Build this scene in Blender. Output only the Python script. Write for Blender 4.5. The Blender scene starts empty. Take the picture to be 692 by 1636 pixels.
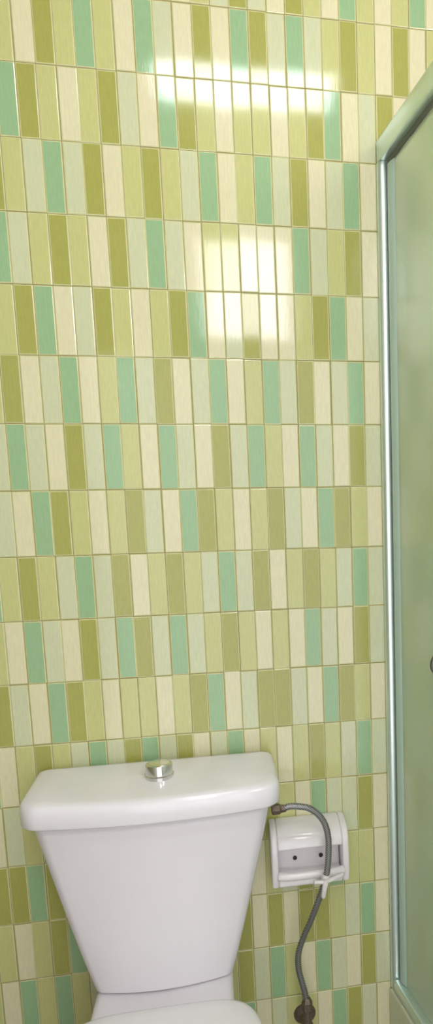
import bpy, bmesh, math, random
from mathutils import Vector, Matrix
random.seed(7)
scn = bpy.context.scene
COL = scn.collection
PI = math.pi

# ------------------------------------------------------------------ materials
def new_mat(name, color, rough=0.4, metal=0.0, ior=1.5, coat=0.0):
    m = bpy.data.materials.new(name)
    m.use_nodes = True
    b = m.node_tree.nodes['Principled BSDF']
    b.inputs['Base Color'].default_value = (*color, 1)
    b.inputs['Roughness'].default_value = rough
    b.inputs['Metallic'].default_value = metal
    b.inputs['IOR'].default_value = ior
    b.inputs['Coat Weight'].default_value = coat
    return m, m.node_tree, b

def mottled(name, color, rough=0.4, metal=0.0, amp=0.06, scale=(12, 12, 12), bump=0.0, bscale=(40, 40, 40), bdist=0.001, coat=0.0):
    """colour with a faint mottle of its own plus an optional surface ripple"""
    m, nt, b = new_mat(name, color, rough, metal, coat=coat)
    tc = nt.nodes.new('ShaderNodeTexCoord')
    mp = nt.nodes.new('ShaderNodeMapping'); mp.inputs['Scale'].default_value = scale
    nz = nt.nodes.new('ShaderNodeTexNoise'); nz.inputs['Detail'].default_value = 3
    rp = nt.nodes.new('ShaderNodeMapRange')
    rp.inputs['From Min'].default_value = 0.3; rp.inputs['From Max'].default_value = 0.7
    rp.inputs['To Min'].default_value = 1 - amp; rp.inputs['To Max'].default_value = 1 + amp
    mx = nt.nodes.new('ShaderNodeVectorMath'); mx.operation = 'SCALE'
    mx.inputs[0].default_value = color
    L = nt.links.new
    L(tc.outputs['Object'], mp.inputs['Vector']); L(mp.outputs[0], nz.inputs['Vector'])
    L(nz.outputs['Fac'], rp.inputs['Value']); L(rp.outputs[0], mx.inputs['Scale'])
    L(mx.outputs[0], b.inputs['Base Color'])
    if bump:
        mp2 = nt.nodes.new('ShaderNodeMapping'); mp2.inputs['Scale'].default_value = bscale
        n2 = nt.nodes.new('ShaderNodeTexNoise'); n2.inputs['Detail'].default_value = 2
        bp = nt.nodes.new('ShaderNodeBump'); bp.inputs['Strength'].default_value = bump; bp.inputs['Distance'].default_value = bdist
        L(tc.outputs['Object'], mp2.inputs['Vector']); L(mp2.outputs[0], n2.inputs['Vector'])
        L(n2.outputs['Fac'], bp.inputs['Height']); L(bp.outputs[0], b.inputs['Normal'])
    return m

def srgb(r, g, b):
    f = lambda c: ((c / 255 + 0.055) / 1.055) ** 2.4 if c > 10 else c / 255 / 12.92
    return (f(r), f(g), f(b))

TILE = {}
for k, c in dict(C=(222, 217, 180), P=(204, 209, 171), K=(197, 199, 134), O=(168, 169, 90), T=(152, 187, 142)).items():
    TILE[k] = mottled('tile_glaze_' + k, srgb(*c), 0.075, amp=0.045, scale=(60, 60, 9), bump=0.08, bscale=(90, 90, 7), bdist=0.0006)
M_EDGE = mottled('tile_glaze_edge', srgb(208, 208, 156), 0.14, amp=0.03)
M_GROUT = mottled('olive_grout', srgb(160, 152, 102), 0.85, amp=0.1, scale=(30, 30, 30))
M_PLASTER = mottled('cream_ceiling_paint', (0.42, 0.36, 0.30), 0.7, amp=0.02)
M_SIDE = mottled('white_wall_paint', (0.80, 0.765, 0.77), 0.55, amp=0.02)
M_LEFT = mottled('darkened_left_wall_tile', srgb(160, 154, 126), 0.3, amp=0.05)  # tone darkened to deepen the shade at the lower left
M_FLOOR = mottled('floor_tile', srgb(170, 165, 160), 0.35, amp=0.05)
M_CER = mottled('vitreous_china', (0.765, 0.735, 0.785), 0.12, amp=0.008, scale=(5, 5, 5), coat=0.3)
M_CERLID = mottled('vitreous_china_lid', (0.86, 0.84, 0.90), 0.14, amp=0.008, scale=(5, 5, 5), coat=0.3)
M_CER2 = mottled('glazed_porcelain', (0.82, 0.785, 0.80), 0.16, amp=0.015, scale=(9, 9, 9), coat=0.2)
M_SEAT = mottled('white_plastic_seat', (0.86, 0.86, 0.87), 0.2, amp=0.006)
M_CHROME = mottled('chrome', (0.72, 0.72, 0.71), 0.12, 1.0, amp=0.03, scale=(25, 25, 25))
M_ALU = mottled('anodised_aluminium', (0.72, 0.84, 0.80), 0.30, 0.8, amp=0.03, scale=(4, 4, 1.2))
M_SMOKE = mottled('dark_nickel', (0.13, 0.14, 0.12), 0.3, 0.8, amp=0.05)
M_EDGE_REFLECT = mottled('pale_teal_reflection', (0.50, 0.66, 0.60), 0.28, amp=0.02, scale=(5, 5, 2))  # tint painted as the post's reflection along the glass edge
M_GASKET = mottled('grey_gasket', (0.16, 0.17, 0.14), 0.6, amp=0.08)
M_DARK = mottled('dark_screw', (0.03, 0.025, 0.02), 0.5, amp=0.1)
M_TIE = mottled('white_nylon', (0.75, 0.73, 0.72), 0.45, amp=0.02)
M_BRASS = mottled('tarnished_brass', (0.17, 0.13, 0.095), 0.5, 0.5, amp=0.3, scale=(60, 60, 60))
M_CURB = mottled('pale_curb_tile', srgb(206, 210, 184), 0.3, amp=0.05, scale=(14, 14, 14))
M_BODY = mottled('lamp_housing', (0.8, 0.8, 0.8), 0.4, amp=0.01)

# braided steel: fine crossing weave as bump and tone
def braid_mat():
    m, nt, b = new_mat('braided_steel', (0.36, 0.36, 0.36), 0.35, 0.75)
    tc = nt.nodes.new('ShaderNodeTexCoord'); L = nt.links.new
    w = []
    for s in (1, -1):
        mp = nt.nodes.new('ShaderNodeMapping'); mp.inputs['Rotation'].default_value = (0, s * 0.8, 0)
        wv = nt.nodes.new('ShaderNodeTexWave'); wv.inputs['Scale'].default_value = 95
        L(tc.outputs['Object'], mp.inputs[0]); L(mp.outputs[0], wv.inputs[0]); w.append(wv)
    ad = nt.nodes.new('ShaderNodeMath'); ad.operation = 'MULTIPLY'
    L(w[0].outputs['Fac'], ad.inputs[0]); L(w[1].outputs['Fac'], ad.inputs[1])
    cr = nt.nodes.new('ShaderNodeValToRGB')
    cr.color_ramp.elements[0].color = (0.17, 0.17, 0.17, 1); cr.color_ramp.elements[1].color = (0.55, 0.55, 0.55, 1)
    L(ad.outputs[0], cr.inputs[0]); L(cr.outputs[0], b.inputs['Base Color'])
    bp = nt.nodes.new('ShaderNodeBump'); bp.inputs['Strength'].default_value = 0.4; bp.inputs['Distance'].default_value = 0.0008
    L(ad.outputs[0], bp.inputs['Height']); L(bp.outputs[0], b.inputs['Normal'])
    return m
M_BRAID = braid_mat()

def glass_mat():
    m, nt, b = new_mat('frosted_green_glass', (0.86, 0.98, 0.90), 0.22)
    b.inputs['Transmission Weight'].default_value = 0.78
    tc = nt.nodes.new('ShaderNodeTexCoord')
    nz = nt.nodes.new('ShaderNodeTexNoise'); nz.inputs['Scale'].default_value = 55; nz.inputs['Detail'].default_value = 2
    bp = nt.nodes.new('ShaderNodeBump'); bp.inputs['Strength'].default_value = 0.12; bp.inputs['Distance'].default_value = 0.001
    nt.links.new(tc.outputs['Object'], nz.inputs[0]); nt.links.new(nz.outputs['Fac'], bp.inputs['Height'])
    nt.links.new(bp.outputs[0], b.inputs['Normal'])
    return m
M_GLASS = glass_mat()

def emit_mat(name, color, strength):
    m = bpy.data.materials.new(name); m.use_nodes = True
    nt = m.node_tree; nt.nodes.clear()
    e = nt.nodes.new('ShaderNodeEmission'); e.inputs[0].default_value = (*color, 1); e.inputs[1].default_value = strength
    o = nt.nodes.new('ShaderNodeOutputMaterial'); nt.links.new(e.outputs[0], o.inputs[0])
    return m
M_LAMP = emit_mat('lit_diffuser', (0.93, 0.99, 1.0), 24.0)
M_PANE = emit_mat('daylit_frosted_pane', (1.0, 0.955, 0.96), 16.0)
M_PANE2 = emit_mat('sunlit_frosted_pane', (1.0, 0.96, 0.97), 25.0)

# ------------------------------------------------------------------ object helpers
def obj(name, bm, mat, parent=None, smooth=False, loc=None):
    me = bpy.data.meshes.new(name)
    bmesh.ops.recalc_face_normals(bm, faces=bm.faces[:])
    bm.to_mesh(me); bm.free()
    me.materials.append(mat)
    if smooth:
        for p in me.polygons: p.use_smooth = True
    o = bpy.data.objects.new(name, me); COL.objects.link(o)
    if parent is not None: o.parent = parent
    if loc is not None: o.location = loc
    return o

def thing(name, label, cat, loc=(0, 0, 0), group=None):
    o = bpy.data.objects.new(name, None); COL.objects.link(o)
    o.empty_display_size = 0.05
    o.location = loc; o['label'] = label; o['category'] = cat
    if group: o['group'] = group
    return o

def struct(o):
    o['kind'] = 'structure'; return o

def bevel(o, w, seg=3, ang=35):
    md = o.modifiers.new('bevel', 'BEVEL'); md.width = w; md.segments = seg; md.limit_method = 'ANGLE'; md.angle_limit = math.radians(ang)
    for p in o.data.polygons: p.use_smooth = True
    return o

def autosmooth(o, ang=40):
    for p in o.data.polygons: p.use_smooth = True
    md = o.modifiers.new('esplit', 'EDGE_SPLIT'); md.split_angle = math.radians(ang)
    return o

def add_box(bm, x0, x1, y0, y1, z0, z1):
    v = [bm.verts.new((x, y, z)) for z in (z0, z1) for y in (y0, y1) for x in (x0, x1)]
    for f in ((0, 2, 3, 1), (4, 5, 7, 6), (0, 1, 5, 4), (2, 6, 7, 3), (0, 4, 6, 2), (1, 3, 7, 5)):
        bm.faces.new([v[i] for i in f])

def box(x0, x1, y0, y1, z0, z1):
    bm = bmesh.new(); add_box(bm, x0, x1, y0, y1, z0, z1); return bm

def loft(rings, cap=True):
    bm = bmesh.new(); R = [[bm.verts.new(p) for p in r] for r in rings]
    n = len(R[0])
    for a, b in zip(R, R[1:]):
        for i in range(n):
            bm.faces.new((a[i], a[(i + 1) % n], b[(i + 1) % n], b[i]))
    if cap:
        bm.faces.new(R[0][::-1]); bm.faces.new(R[-1])
    return bm

def lathe(profile, n=32, axis='Z', origin=(0, 0, 0)):
    """profile: (radius, height) list"""
    rings = []
    for r, h in profile:
        ring = []
        for i in range(n):
            a = 2 * PI * i / n; c, s = r * math.cos(a), r * math.sin(a)
            p = {'Z': (c, s, h), 'Y': (c, h, s), 'X': (h, c, s)}[axis]
            ring.append((p[0] + origin[0], p[1] + origin[1], p[2] + origin[2]))
        rings.append(ring)
    return loft(rings)

def catmull(pts, k=8):
    P = [Vector(p) for p in pts]; P = [2 * P[0] - P[1]] + P + [2 * P[-1] - P[-2]]
    out = []
    for i in range(1, len(P) - 2):
        for j in range(k):
            t = j / k
            out.append(0.5 * ((2 * P[i]) + (P[i + 1] - P[i - 1]) * t + (2 * P[i - 1] - 5 * P[i] + 4 * P[i + 1] - P[i + 2]) * t * t + (3 * P[i] - P[i - 1] - 3 * P[i + 1] + P[i + 2]) * t ** 3))
    out.append(P[-2]); return out

def tube(path, r, n=14):
    path = [Vector(p) for p in path]; rings = []
    up = Vector((0, 1, 0))
    for i, p in enumerate(path):
        t = (path[min(i + 1, len(path) - 1)] - path[max(i - 1, 0)]).normalized()
        a = up - t * up.dot(t)
        if a.length < 1e-4: a = Vector((1, 0, 0)) - t * t.x
        a.normalize(); b = t.cross(a); up = a
        rr = r(i / (len(path) - 1)) if callable(r) else r
        rings.append([tuple(p + rr * (a * math.cos(2 * PI * j / n) + b * math.sin(2 * PI * j / n))) for j in range(n)])
    return loft(rings)

# ------------------------------------------------------------------ wall of tile strips
W, H = 0.033, 0.11935           # strip width and height
Z0 = 2.218                      # height of grout line 0
ROWS = {                        # row -> (first column, colours left to right)
 0: (8, 'KPCKPOPCOKCTKCKTCO'),
 1: (1, 'KCOKTKCTPCOCTOPTPKOKCOCK'),
 2: (1, 'TOKCKOPCTOKCKKCKOTCPOCK'),
 3: (0, 'OKPTPOCKOKPTCKTPOCPTC'),
 4: (0, 'TPKOKCOPTPCKKCCCTPKOCK'),
 5: (0, 'KOTCPOKCKOTCPOCCKOTCP'),
 6: (-1, 'KOCPTCKTPOCPTCKTPOCPTCK'),
 7: (-1, 'PTPCOPTKCTPCOPTKCTPCOP'),
 8: (-1, 'PCTOKCKOPCTOKCKOPCTOKC'),
 9: (-1, 'KOKPTPOCKOKPTPOCKOKPTP'),
 10: (-2, 'KCTPCOPTOPTPKOKCKCTPCOP'),
 11: (-2, 'OPCTOKCKKCKOTCPOOPCTOKC'),
 12: (-2, 'CKOKPTPOTPOCPTCKCKOKPTP'),
 13: (-3, 'CPKOPTCKOPCTKPCTOKCTPPOC'),
 14: (-3, 'OOTOKCPTOKCPOKTCKPOCTKKC'),
 15: (-3, 'KCKOTPCKOPTCKPOCKOCOOKPTC'),
 16: (-3, 'CTKTKPOCTKPCTKOPTKCTPCOP'),
 17: (-3, 'KOPKCTOPKCTOKPTCPKKCTOPC'),
}
ROWS[14] = (-3, 'OOTOKCPTOKCPOKTCKPOCTKKC'[:22] + 'KC')
ROWS[15] = (-3, 'KCKOTPCKOPTCKPO' + 'COCOOKPTC')     # columns 12..20 = C O C O O K P T C
ROWS[16] = (-3, 'CTKTKPOCTKPCTK' + 'OPTKCTPCOP')     # columns 11..20
ROWS[17] = (-3, 'KOPKCTOPKCTOKPT' + 'CPKKCTOPC')

def wall_of_strips(name, c0, c1, r0, r1, zmin, zmax):
    V, F, MI = [], [], []
    keys = ['C', 'P', 'K', 'O', 'T']; fill = random.Random(3)
    g, e = 0.0006, 0.0016
    # grout bed behind the strips
    x0, x1 = c0 * W, c1 * W
    V += [(x0, 0.0012, zmin), (x1, 0.0012, zmin), (x1, 0.0012, zmax), (x0, 0.0012, zmax)]
    F.append((0, 1, 2, 3)); MI.append(6)
    V += [(x0, 0.1, zmin), (x1, 0.1, zmin), (x1, 0.1, zmax), (x0, 0.1, zmax)]
    F += [(7, 6, 5, 4), (0, 4, 5, 1), (3, 2, 6, 7), (0, 3, 7, 4), (1, 5, 6, 2)]; MI += [6] * 5
    for r in range(r0, r1):
        prev = ''
        for c in range(c0, c1):
            known = ROWS.get(r)
            if known and 0 <= c - known[0] < len(known[1]): k = known[1][c - known[0]]
            else: k = fill.choice([q for q in 'CCPPKKOT' if q != prev])
            prev = k
            jx, jz = fill.uniform(-0.0007, 0.0007), fill.uniform(-0.0006, 0.0006)
            a, b = c * W + g + jx, (c + 1) * W - g + jx
            t, u = min(Z0 - r * H - g * 1.2 + jz, zmax), max(Z0 - (r + 1) * H + g * 1.2 + jz, zmin)
            if t - u < 0.006: continue
            tx, tz = fill.gauss(0, 0.00004), fill.gauss(0, 0.00008)
            i = len(V)
            V += [(a, 0.0014, u), (b, 0.0014, u), (b, 0.0014, t), (a, 0.0014, t)]
            V += [(a, 0.0006, u), (b, 0.0006, u), (b, 0.0006, t), (a, 0.0006, t)]
            V += [(a + e, -tx - tz, u + e), (b - e, tx - tz, u + e), (b - e, tx + tz, t - e), (a + e, -tx + tz, t - e)]
            for p, q in ((0, 1), (1, 2), (2, 3), (3, 0)):
                F.append((i + p, i + q, i + q + 4, i + p + 4)); MI.append(6)
                F.append((i + 4 + p, i + 4 + q, i + 8 + q, i + 8 + p)); MI.append(5)
            F.append((i + 8, i + 9, i + 10, i + 11)); MI.append(keys.index(k))
    me = bpy.data.meshes.new(name); me.from_pydata(V, [], F)
    for k in keys: me.materials.append(TILE[k])
    me.materials.append(M_EDGE); me.materials.append(M_GROUT)
    me.polygons.foreach_set('material_index', MI); me.update()
    o = bpy.data.objects.new(name, me); COL.objects.link(o)
    return struct(o)

XL, XR, YF, ZC = -6 * W, 50 * W, -1.9, 2.62
wall_of_strips('wall_back', -6, 50, -4, 19, 0.0, ZC)

# ------------------------------------------------------------------ room shell
struct(obj('floor', box(XL - 0.1, XR + 0.1, YF - 0.1, 0.1, -0.1, 0.0), M_FLOOR))
struct(obj('ceiling', box(XL - 0.1, XR + 0.1, YF - 0.1, 0.1, ZC, ZC + 0.1), M_PLASTER))
struct(obj('wall_left', box(XL - 0.1, XL, YF, 0.0, 0, ZC), M_LEFT))  # unseen wall, set close and dark to shade the lower-left strips
struct(obj('wall_right', box(XR, XR + 0.1, YF, 0.0, 0, ZC), M_SIDE))
# front wall, behind the camera, with the opening of a high window
WX0, WX1, WZ0, WZ1 = 0.34, 0.76, 2.02, 2.48
VX0, VX1 = 1.18, 1.58
DX0, DX1, DZ = -0.15, 1.1, 1.97      # open doorway the photograph is taken from
bm = bmesh.new()
add_box(bm, XL - 0.1, WX0, YF - 0.1, YF, DZ, ZC); add_box(bm, WX1, VX0, YF - 0.1, YF, DZ, ZC); add_box(bm, VX1, XR + 0.1, YF - 0.1, YF, DZ, ZC)
add_box(bm, VX0, VX1, YF - 0.1, YF, DZ, WZ0); add_box(bm, VX0, VX1, YF - 0.1, YF, WZ1, ZC)
add_box(bm, XL - 0.1, DX0, YF - 0.1, YF, 0, DZ); add_box(bm, DX1, XR + 0.1, YF - 0.1, YF, 0, DZ)
add_box(bm, WX0, WX1, YF - 0.1, YF, DZ, WZ0); add_box(bm, WX0, WX1, YF - 0.1, YF, WZ1, ZC)
struct(obj('wall_front', bm, M_SIDE))
def window(name, a, b, mat):
    win = struct(obj(name, box(a, b, YF - 0.075, YF - 0.065, WZ0, WZ1), mat))
    bm = bmesh.new(); fw = 0.022
    add_box(bm, a, a + fw, YF - 0.06, YF - 0.02, WZ0, WZ1); add_box(bm, b - fw, b, YF - 0.06, YF - 0.02, WZ0, WZ1)
    add_box(bm, a + fw, b - fw, YF - 0.06, YF - 0.02, WZ0, WZ0 + fw); add_box(bm, a + fw, b - fw, YF - 0.06, YF - 0.02, WZ1 - fw, WZ1)
    obj('window_frame', bm, M_ALU, win)
window('window_1', WX0, WX1, M_PANE)
window('window_2', VX0, VX1, M_PANE2)

# ceiling batten lamp, reflected in the glaze
LX0, LX1, LY0, LY1 = 0.24, 0.80, -1.15, -0.98
lamp = thing('ceiling_light', 'white rectangular ceiling batten light behind the camera', 'light', ((LX0 + LX1) / 2, (LY0 + LY1) / 2, ZC))
hx, hy = (LX1 - LX0) / 2, (LY1 - LY0) / 2
bevel(obj('housing', box(-hx - 0.015, hx + 0.015, -hy - 0.012, hy + 0.012, -0.03, 0.0), M_BODY, lamp), 0.006)
bevel(obj('diffuser', box(-hx, hx, -hy, hy, -0.045, -0.0305), M_LAMP, lamp), 0.006)

# ------------------------------------------------------------------ toilet
XC = 0.229
toilet = thing('toilet', 'white ceramic close-coupled toilet with tapering tank and chrome flush button against green tiled wall', 'toilet', (XC, -0.35, 0))
TO = Vector((XC, -0.35, 0))

def plan(hw, yb, yf, bulge, rf, rb, n=10):
    """outline: flat back at yb, bowed front whose corners sit at yf and whose middle at yf-bulge"""
    pts = []
    def arc(cx, cy, r, a0, a1):
        for i in range(n + 1):
            a = math.radians(a0 + (a1 - a0) * i / n); pts.append((cx + r * math.cos(a), cy + r * math.sin(a)))
    arc(hw - rb, yb - rb, rb, 90, 0)
    arc(hw - rf, yf + rf, rf, 0, -90)
    m = 14; w = hw - rf
    for i in range(1, m):
        x = w - 2 * w * i / m
        pts.append((x, yf))
    arc(-hw + rf, yf + rf, rf, -90, -180)
    arc(-hw + rb, yb - rb, rb, 180, 90)
    out = []
    for x, y in pts:
        k = max(0, 1 - (x / hw) ** 2)
        f = (y - yb) / (yf - yb)
        out.append((x, y - bulge * k * f))
    return out

def tank_ring(z, hw, yf, bulge, rf, inset=0.0, xo=0.0):
    return [(x + xo, y + 0.35, z) for x, y in plan(hw - inset, -0.018 - inset * 0.5, yf + inset, bulge, rf, 0.012)]

rings = []
for i in range(13):
    t = i / 12; z = 0.360 + (0.694 - 0.360) * t
    hw = 0.1245 + (0.2085 - 0.1245) * (t ** 0.93)
    yf = -0.146 - 0.010 * t
    rings.append((z, hw, yf))
R = [tank_ring(0.357, 0.1245, -0.146, 0.020, 0.015, 0.006)] + [tank_ring(z, hw, yf, 0.020, 0.015 + 0.009 * (z - 0.36) / 0.33) for z, hw, yf in rings]
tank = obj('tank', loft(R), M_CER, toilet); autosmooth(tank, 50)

def lid_ring(z, ins, insb=None):
    insb = ins * 0.35 if insb is None else insb
    return [(x, y + 0.35, z) for x, y in plan(0.2245 - ins, -0.012 - insb, -0.168 + ins * 0.9, 0.024, max(0.034 - ins * 0.3, 0.008), 0.010)]
prof = [(0.686, 0.004), (0.688, 0.0012), (0.690, 0.0), (0.712, 0.0), (0.7180, 0.0006), (0.7225, 0.0024), (0.7260, 0.0056), (0.7285, 0.0100), (0.7298, 0.018), (0.7305, 0.036), (0.731, 0.052)]
rl = [lid_ring(z, i, i * 0.4) for z, i in prof]
last = rl[-1]
for q, z in ((0.6, 0.7315), (0.3, 0.732), (0.05, 0.732)):
    cy = sum(p[1] for p in last) / len(last)
    rl.append([(p[0] * (0.35 + 0.65 * q), cy + (p[1] - cy) * q, z) for p in last])
# the top falls gently from the wall to the front
rl = [[(x, y, z + max(0, z - 0.706) / 0.026 * 0.015 * min(1, max(0, (y - 0.35 + 0.19) / 0.18))) for x, y, z in r] for r in rl]
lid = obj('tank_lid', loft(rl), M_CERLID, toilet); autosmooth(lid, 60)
# flush button
BX, BY = 0.2375 - XC, -0.098 + 0.35
btn = obj('flush_button', lathe([(0.0265, 0.7330), (0.0265, 0.7430), (0.0255, 0.7440), (0.0245, 0.7446), (0.0243, 0.7600), (0.0232, 0.7628), (0.0200, 0.7640), (0.0196, 0.7634), (0.0190, 0.7640), (0.010, 0.7654), (0.001, 0.766)], 40, 'Z', (BX, BY, 0)), M_CHROME, toilet)
btn['label'] = 'chrome round flush button'
autosmooth(btn, 30)
# lower body: platform under the tank that runs into the bowl and foot
def bowl_outline(z, hw, yb, yf, n=40, sq=2.3):
    pts = []
    yc, hl = (yb + yf) / 2, (yb - yf) / 2
    for i in range(n):
        a = 2 * PI * i / n
        c, s = math.cos(a), math.sin(a)
        e = 2 / (sq if s < 0 else 3.6)
        pts.append((hw * math.copysign(abs(c) ** e, c), yc + hl * math.copysign(abs(s) ** e, s) + 0.35, z))
    return pts
R = [bowl_outline(0.0, 0.125, -0.05, -0.52), bowl_outline(0.02, 0.125, -0.05, -0.52), bowl_outline(0.05, 0.108, -0.06, -0.49),
     bowl_outline(0.12, 0.105, -0.06, -0.49), bowl_outline(0.18, 0.125, -0.07, -0.54), bowl_outline(0.24, 0.155, -0.10, -0.59),
     bowl_outline(0.285, 0.172, -0.155, -0.628), bowl_outline(0.305, 0.176, -0.165, -0.636), bowl_outline(0.313, 0.172, -0.17, -0.632)]
bowl = obj('bowl', loft(R), M_CER, toilet); autosmooth(bowl, 55)
R = []
for z, ins in ((0.17, 0.012), (0.24, 0.006), (0.30, 0.0), (0.345, 0.0), (0.351, 0.002), (0.3555, 0.007)):
    R.append([(x, y + 0.35, z) for x, y in plan(0.1235 - ins, -0.02 - ins * 0.4, -0.24 + ins * 0.6, 0.0, 0.016, 0.016)])
plat = obj('tank_platform', loft(R), M_CER, toilet); autosmooth(plat, 50)
# seat ring and closed cover
def seat_outline(z, ins):
    n = 64; pts = []
    hw, yb, yf = 0.180 - ins, -0.203 - ins, -0.645 + ins
    yc = yb - 0.17
    for i in range(n):
        a = 2 * PI * i / n; c, s = math.cos(a), math.sin(a)
        e = 2 / (2.2 if s < 0 else 5.5)
        y = yc + (yb - yc) * abs(s) ** e if s > 0 else yc - (yc - yf) * abs(s) ** e
        k = 1.0 if s < 0 else 1 - 0.12 * ((y - yc) / (yb - yc)) ** 1.3
        pts.append((hw * k * math.copysign(abs(c) ** e, c), y + 0.35, z))
    return pts
seat = obj('seat', loft([seat_outline(z, i) for z, i in ((0.3135, 0.008), (0.317, 0.004), (0.333, 0.004), (0.3365, 0.007))]), M_SEAT, toilet); autosmooth(seat, 50)
cover = obj('seat_cover', loft([seat_outline(z, i) for z, i in ((0.337, 0.004), (0.339, 0.0), (0.350, 0.0), (0.355, 0.003), (0.3585, 0.010), (0.3605, 0.03), (0.3615, 0.07))]), M_SEAT, toilet); autosmooth(cover, 50)

# ------------------------------------------------------------------ ceramic holder on the wall
HX0, HX1 = 0.438, 0.594
holder = thing('paper_holder', 'white porcelain toilet paper holder with empty niche on the green tiles right of the tank', 'paper holder', ((HX0 + HX1) / 2, 0, 0.467))
ho = Vector(((HX0 + HX1) / 2, 0, 0.467)); hw = (HX1 - HX0) / 2
def ext_profile(bm, prof, x0, x1):
    a = [bm.verts.new((x0, y, z)) for y, z in prof]; b = [bm.verts.new((x1, y, z)) for y, z in prof]
    n = len(prof)
    for i in range(n): bm.faces.new((a[i], a[(i + 1) % n], b[(i + 1) % n], b[i]))
    bm.faces.new(a[::-1]); bm.faces.new(b)
# outline seen from the side (y, z above the holder's foot)
hood = [(0.0, 0.126)] + [(-0.005 - 0.060 * math.sin(a), 0.086 + 0.040 * math.cos(a) ** 0.9) for a in [math.radians(d) for d in (6, 18, 30, 42, 54, 66, 78, 89)]]
full = hood + [(-0.066, 0.080), (-0.068, 0.030), (-0.062, 0.004), (-0.054, 0.0), (0.0, 0.0)]
bm = bmesh.new()
ext_profile(bm, full, -hw, -hw + 0.013); ext_profile(bm, full, hw - 0.013, hw)
inner = hood + [(-0.066, 0.083), (-0.058, 0.081), (-0.022, 0.081), (-0.022, 0.024), (-0.055, 0.022), (-0.060, 0.004), (-0.054, 0.0), (0.0, 0.0)]
ext_profile(bm, inner, -hw + 0.013, hw - 0.013)
hb = obj('holder_body', bm, M_CER2, holder); bevel(hb, 0.0035, 3, 40)
lip = obj('front_lip', tube(catmull([(-hw + 0.012, -0.066, 0.031), (-hw + 0.03, -0.070, 0.030), (0, -0.071, 0.030), (hw - 0.03, -0.070, 0.030), (hw - 0.012, -0.066, 0.031)], 5), 0.0085, 16), M_CER2, holder, smooth=True)
for sx in (-0.028, 0.026):
    s = obj('screw', lathe([(0.0045, -0.0215), (0.0045, -0.024), (0.003, -0.0255), (0.0008, -0.026)], 16, 'Y', (sx, 0, 0.045)), M_DARK, holder, smooth=True)
    s['label'] = 'dark screw head'

# ------------------------------------------------------------------ supply hose
HO = Vector((0.445, -0.10, 0.652))
hose = thing('water_supply_hose', 'grey braided steel water hose arching from the tank down over the white paper holder', 'hose', HO)
path = [(0.462, -0.100, 0.653), (0.474, -0.100, 0.656), (0.492, -0.100, 0.654), (0.510, -0.100, 0.649), (0.527, -0.099, 0.636), (0.541, -0.098, 0.614), (0.5475, -0.097, 0.585),
        (0.5475, -0.096, 0.550), (0.544, -0.095, 0.515), (0.537, -0.092, 0.485), (0.526, -0.082, 0.445), (0.511, -0.070, 0.398), (0.496, -0.060, 0.358), (0.485, -0.054, 0.320), (0.484, -0.052, 0.287), (0.490, -0.052, 0.255), (0.4965, -0.052, 0.225), (0.499, -0.052, 0.200)]
P = [Vector(p) - HO for p in path]
obj('braided_tube', tube(catmull(P, 8), 0.0062, 14), M_BRAID, hose, smooth=True)
n1 = obj('coupling_nut', lathe([(0.007, -0.006), (0.0105, -0.004), (0.0105, 0.009), (0.008, 0.013), (0.0068, 0.022)], 6, 'X', (0.0, 0.0, 0.0)), M_BRASS, hose); n1['label'] = 'brownish hexagonal coupling nut'
n1.location = Vector((0.445, -0.10, 0.653)) - HO
n2 = obj('coupling_nut', lathe([(0.0068, 0.218), (0.0095, 0.212), (0.0115, 0.208), (0.0115, 0.193), (0.008, 0.190)], 6, 'Z', tuple(Vector((0.499, -0.052, 0.0)) - HO.xyz * 1 + Vector((0, 0, 0)))), M_BRASS, hose)
n2['label'] = 'brownish hexagonal coupling nut'
# white tie knotted round the hose, with its two tails
bm = tube(catmull([Vector(p) - HO for p in ((0.516, -0.1045, 0.498), (0.530, -0.1035, 0.496), (0.545, -0.1035, 0.497), (0.560, -0.099, 0.500), (0.576, -0.094, 0.502))], 6), 0.0042, 10)
bm2 = tube(catmull([Vector(p) - HO for p in ((0.540, -0.104, 0.499), (0.537, -0.106, 0.488), (0.535, -0.104, 0.474), (0.534, -0.101, 0.463))], 6), lambda t: 0.0058 - 0.0012 * t, 10)
me = bpy.data.meshes.new('tmp'); bm2.to_mesh(me); bm2.free(); bm.from_mesh(me); bpy.data.meshes.remove(me)
add = tube(catmull([Vector(p) - HO for p in ((0.5415, -0.0945, 0.506), (0.540, -0.094, 0.499), (0.5385, -0.093, 0.492))], 4), 0.0080, 16)
me = bpy.data.meshes.new('tmp'); add.to_mesh(me); add.free(); bm.from_mesh(me); bpy.data.meshes.remove(me)
tie = obj('plastic_tie', bm, M_TIE, hose, smooth=True); tie['label'] = 'white plastic tie with two tails'

# ------------------------------------------------------------------ angle valve at the foot of the hose
VO = Vector((0.499, 0.0, 0.143))
valve = thing('angle_valve', 'tarnished brown angle stop valve on the tiles at the foot of the grey hose', 'valve', VO)
autosmooth(obj('escutcheon', lathe([(0.024, 0.0006), (0.023, -0.003), (0.017, -0.008), (0.011, -0.011)], 32, 'Y'), M_BRASS, valve), 40)
bm = lathe([(0.0095, -0.009), (0.0095, -0.038), (0.0135, -0.040), (0.0135, -0.064), (0.010, -0.066), (0.0075, -0.070), (0.0075, -0.078)], 24, 'Y')
up = lathe([(0.0105, 0.0), (0.0105, 0.016), (0.0085, 0.018), (0.0085, 0.049)], 20, 'Z', (0, -0.052, 0))
me = bpy.data.meshes.new('tmp'); up.to_mesh(me); up.free(); bm.from_mesh(me); bpy.data.meshes.remove(me)
autosmooth(obj('valve_body', bm, M_BRASS, valve), 40)
R = []
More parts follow.
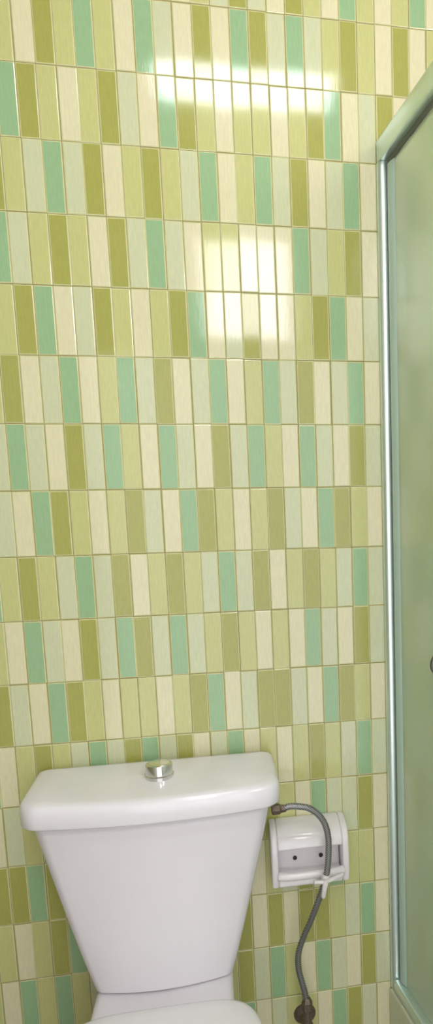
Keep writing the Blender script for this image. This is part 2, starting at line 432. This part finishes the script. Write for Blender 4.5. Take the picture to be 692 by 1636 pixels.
for yy, rr in ((-0.0785, 0.010), (-0.080, 0.017), (-0.090, 0.0185), (-0.094, 0.016), (-0.095, 0.008)):
    R.append([(rr * (1 + 0.10 * math.cos(6 * 2 * PI * i / 48)) * math.cos(2 * PI * i / 48), yy, 0.78 * rr * (1 + 0.10 * math.cos(6 * 2 * PI * i / 48)) * math.sin(2 * PI * i / 48)) for i in range(48)])
autosmooth(obj('handle', loft(R), M_BRASS, valve), 40)

# ------------------------------------------------------------------ shower enclosure
SX, SZ0, SZ1, SL = 0.6875, 0.178, 1.897, 0.92
ANG = math.radians(8.5)
shower = thing('shower_enclosure', 'aluminium framed shower enclosure with frosted green glass along the right edge', 'shower enclosure', (SX, 0, 0))
# local frame: x across the panel (0..fw), y along it (negative towards the room)
rotm = Matrix.Rotation(ANG, 4, 'Z')
FW = 0.028
def sh(name, bm, mat, bv=0.0, seg=3):
    bm.transform(rotm)
    o = obj(name, bm, mat, shower)
    if bv: bevel(o, bv, seg)
    return o
def dome(x0, x1, yb, dep, z0, z1, n=18):
    """upright strip with a bowed face towards the room"""
    sec = [(x0, yb)] + [((x0 + x1) / 2 - (x1 - x0) / 2 * math.cos(PI * i / n), yb - 0.003 - dep * math.sin(PI * i / n) ** 0.8) for i in range(n + 1)] + [(x1, yb)]
    return loft([[(x, y, z) for x, y in sec] for z in (z0, z1)])
autosmooth(sh('wall_post', dome(0.003, 0.0285, -0.0045, 0.011, SZ0, SZ1 - 0.0385), M_ALU), 50)
# added strip on the glass edge, tinted as the reflection of the post
sec = [(0.0192, -0.024), (0.0165, -0.0255), (0.0150, -0.030), (0.0148, -0.036), (0.0158, -0.044), (0.0178, -0.052), (0.0192, -0.054)]
se = sh('edge_reflection', loft([[(x, y, z) for x, y in sec] for z in (SZ0 + 0.027, SZ1 - 0.049)]), M_EDGE_REFLECT); autosmooth(se, 60)
se['label'] = 'pale teal strip for the post reflection on the glass edge'
sh('top_rail', box(0.003, FW + 0.001, -SL, -0.0045, SZ1 - 0.038, SZ1), M_ALU, 0.003)
sh('bottom_rail', box(0.003, FW + 0.001, -SL, -0.0205, SZ0, SZ0 + 0.026), M_ALU, 0.003)
sh('end_post', box(0.004, FW, -SL, -SL + 0.034, SZ0 + 0.0265, SZ1 - 0.0385), M_ALU, 0.003)
bm = bmesh.new(); add_box(bm, 0.017, 0.0275, -SL + 0.035, -0.0245, SZ1 - 0.0475, SZ1 - 0.0382); add_box(bm, 0.0185, 0.0265, -0.0235, -0.0195, SZ0 + 0.03, SZ1 - 0.048)
sh('gasket', bm, M_GASKET)
sh('glass_panel', box(0.0195, 0.0245, -SL + 0.0345, -0.0237, SZ0 + 0.0262, SZ1 - 0.048), M_GLASS)
# loop handle on the glass
hy, hz = -0.247, 0.946
hd = obj('handle', tube(catmull([(0.0190, hy, hz + 0.022), (0.004, hy, hz + 0.020), (-0.006, hy + 0.001, hz + 0.008), (-0.008, hy + 0.001, hz - 0.006), (0.002, hy, hz - 0.020), (0.0190, hy, hz - 0.023)], 8), 0.0035, 12), M_SMOKE, shower, smooth=True)
hd.data.transform(rotm); hd['label'] = 'dark chrome loop handle'

# raised tray with its curb under the enclosure
bm = bmesh.new()
prof = [(0.0, -0.0045), (0.0, -SL), (XR - SX - 0.25, -SL), (XR - SX - 0.25, -0.0045)]
c, s = math.cos(ANG), math.sin(ANG)
pw = [(-0.001, -0.004), (-0.001 - math.tan(ANG) * -SL, -SL), (XR - SX - 0.006, -SL), (XR - SX - 0.006, -0.004)]
R = [[(x, y, z) for x, y in pw] for z in (0.0005, 0.176)]
tray = obj('shower_tray', loft(R), M_CURB); tray.location = (SX, 0, 0)
bevel(tray, 0.004)
tray['label'] = 'pale raised shower curb below the aluminium frame at the bottom right'; tray['category'] = 'shower tray'

# ------------------------------------------------------------------ camera
cam = bpy.data.cameras.new('camera'); co = bpy.data.objects.new('camera', cam); COL.objects.link(co)
cam.sensor_fit = 'VERTICAL'; cam.sensor_height = 36; cam.sensor_width = 36
cam.lens = 24.205378973105134; cam.shift_x = -0.13080684596577016; cam.shift_y = 0.10513447432762836
cam.clip_start = 0.02
RM = Matrix(((0.9815309288617788, 0.04931111254359849, -0.18483898362479242), (-0.18971545815977037, 0.12666490061679875, -0.9736344529067185), (-0.024598386592663713, 0.990719141397525, 0.13368059786516814)))
co.matrix_world = Matrix.Translation((0.3624, -1.3625, 1.1844)) @ RM.to_4x4()
scn.camera = co

# ------------------------------------------------------------------ world and view
w = bpy.data.worlds.new('world'); scn.world = w; w.use_nodes = True
w.node_tree.nodes['Background'].inputs[0].default_value = (0.985, 0.98, 1.0, 1); w.node_tree.nodes['Background'].inputs[1].default_value = 2.4
vs = scn.view_settings
vs.view_transform = 'Standard'; vs.look = 'None'; vs.gamma = 1; vs.use_curve_mapping = False
vs.exposure = -0.12
scn.cycles.max_bounces = 12; scn.cycles.diffuse_bounces = 6; scn.cycles.transmission_bounces = 8; scn.cycles.glossy_bounces = 6
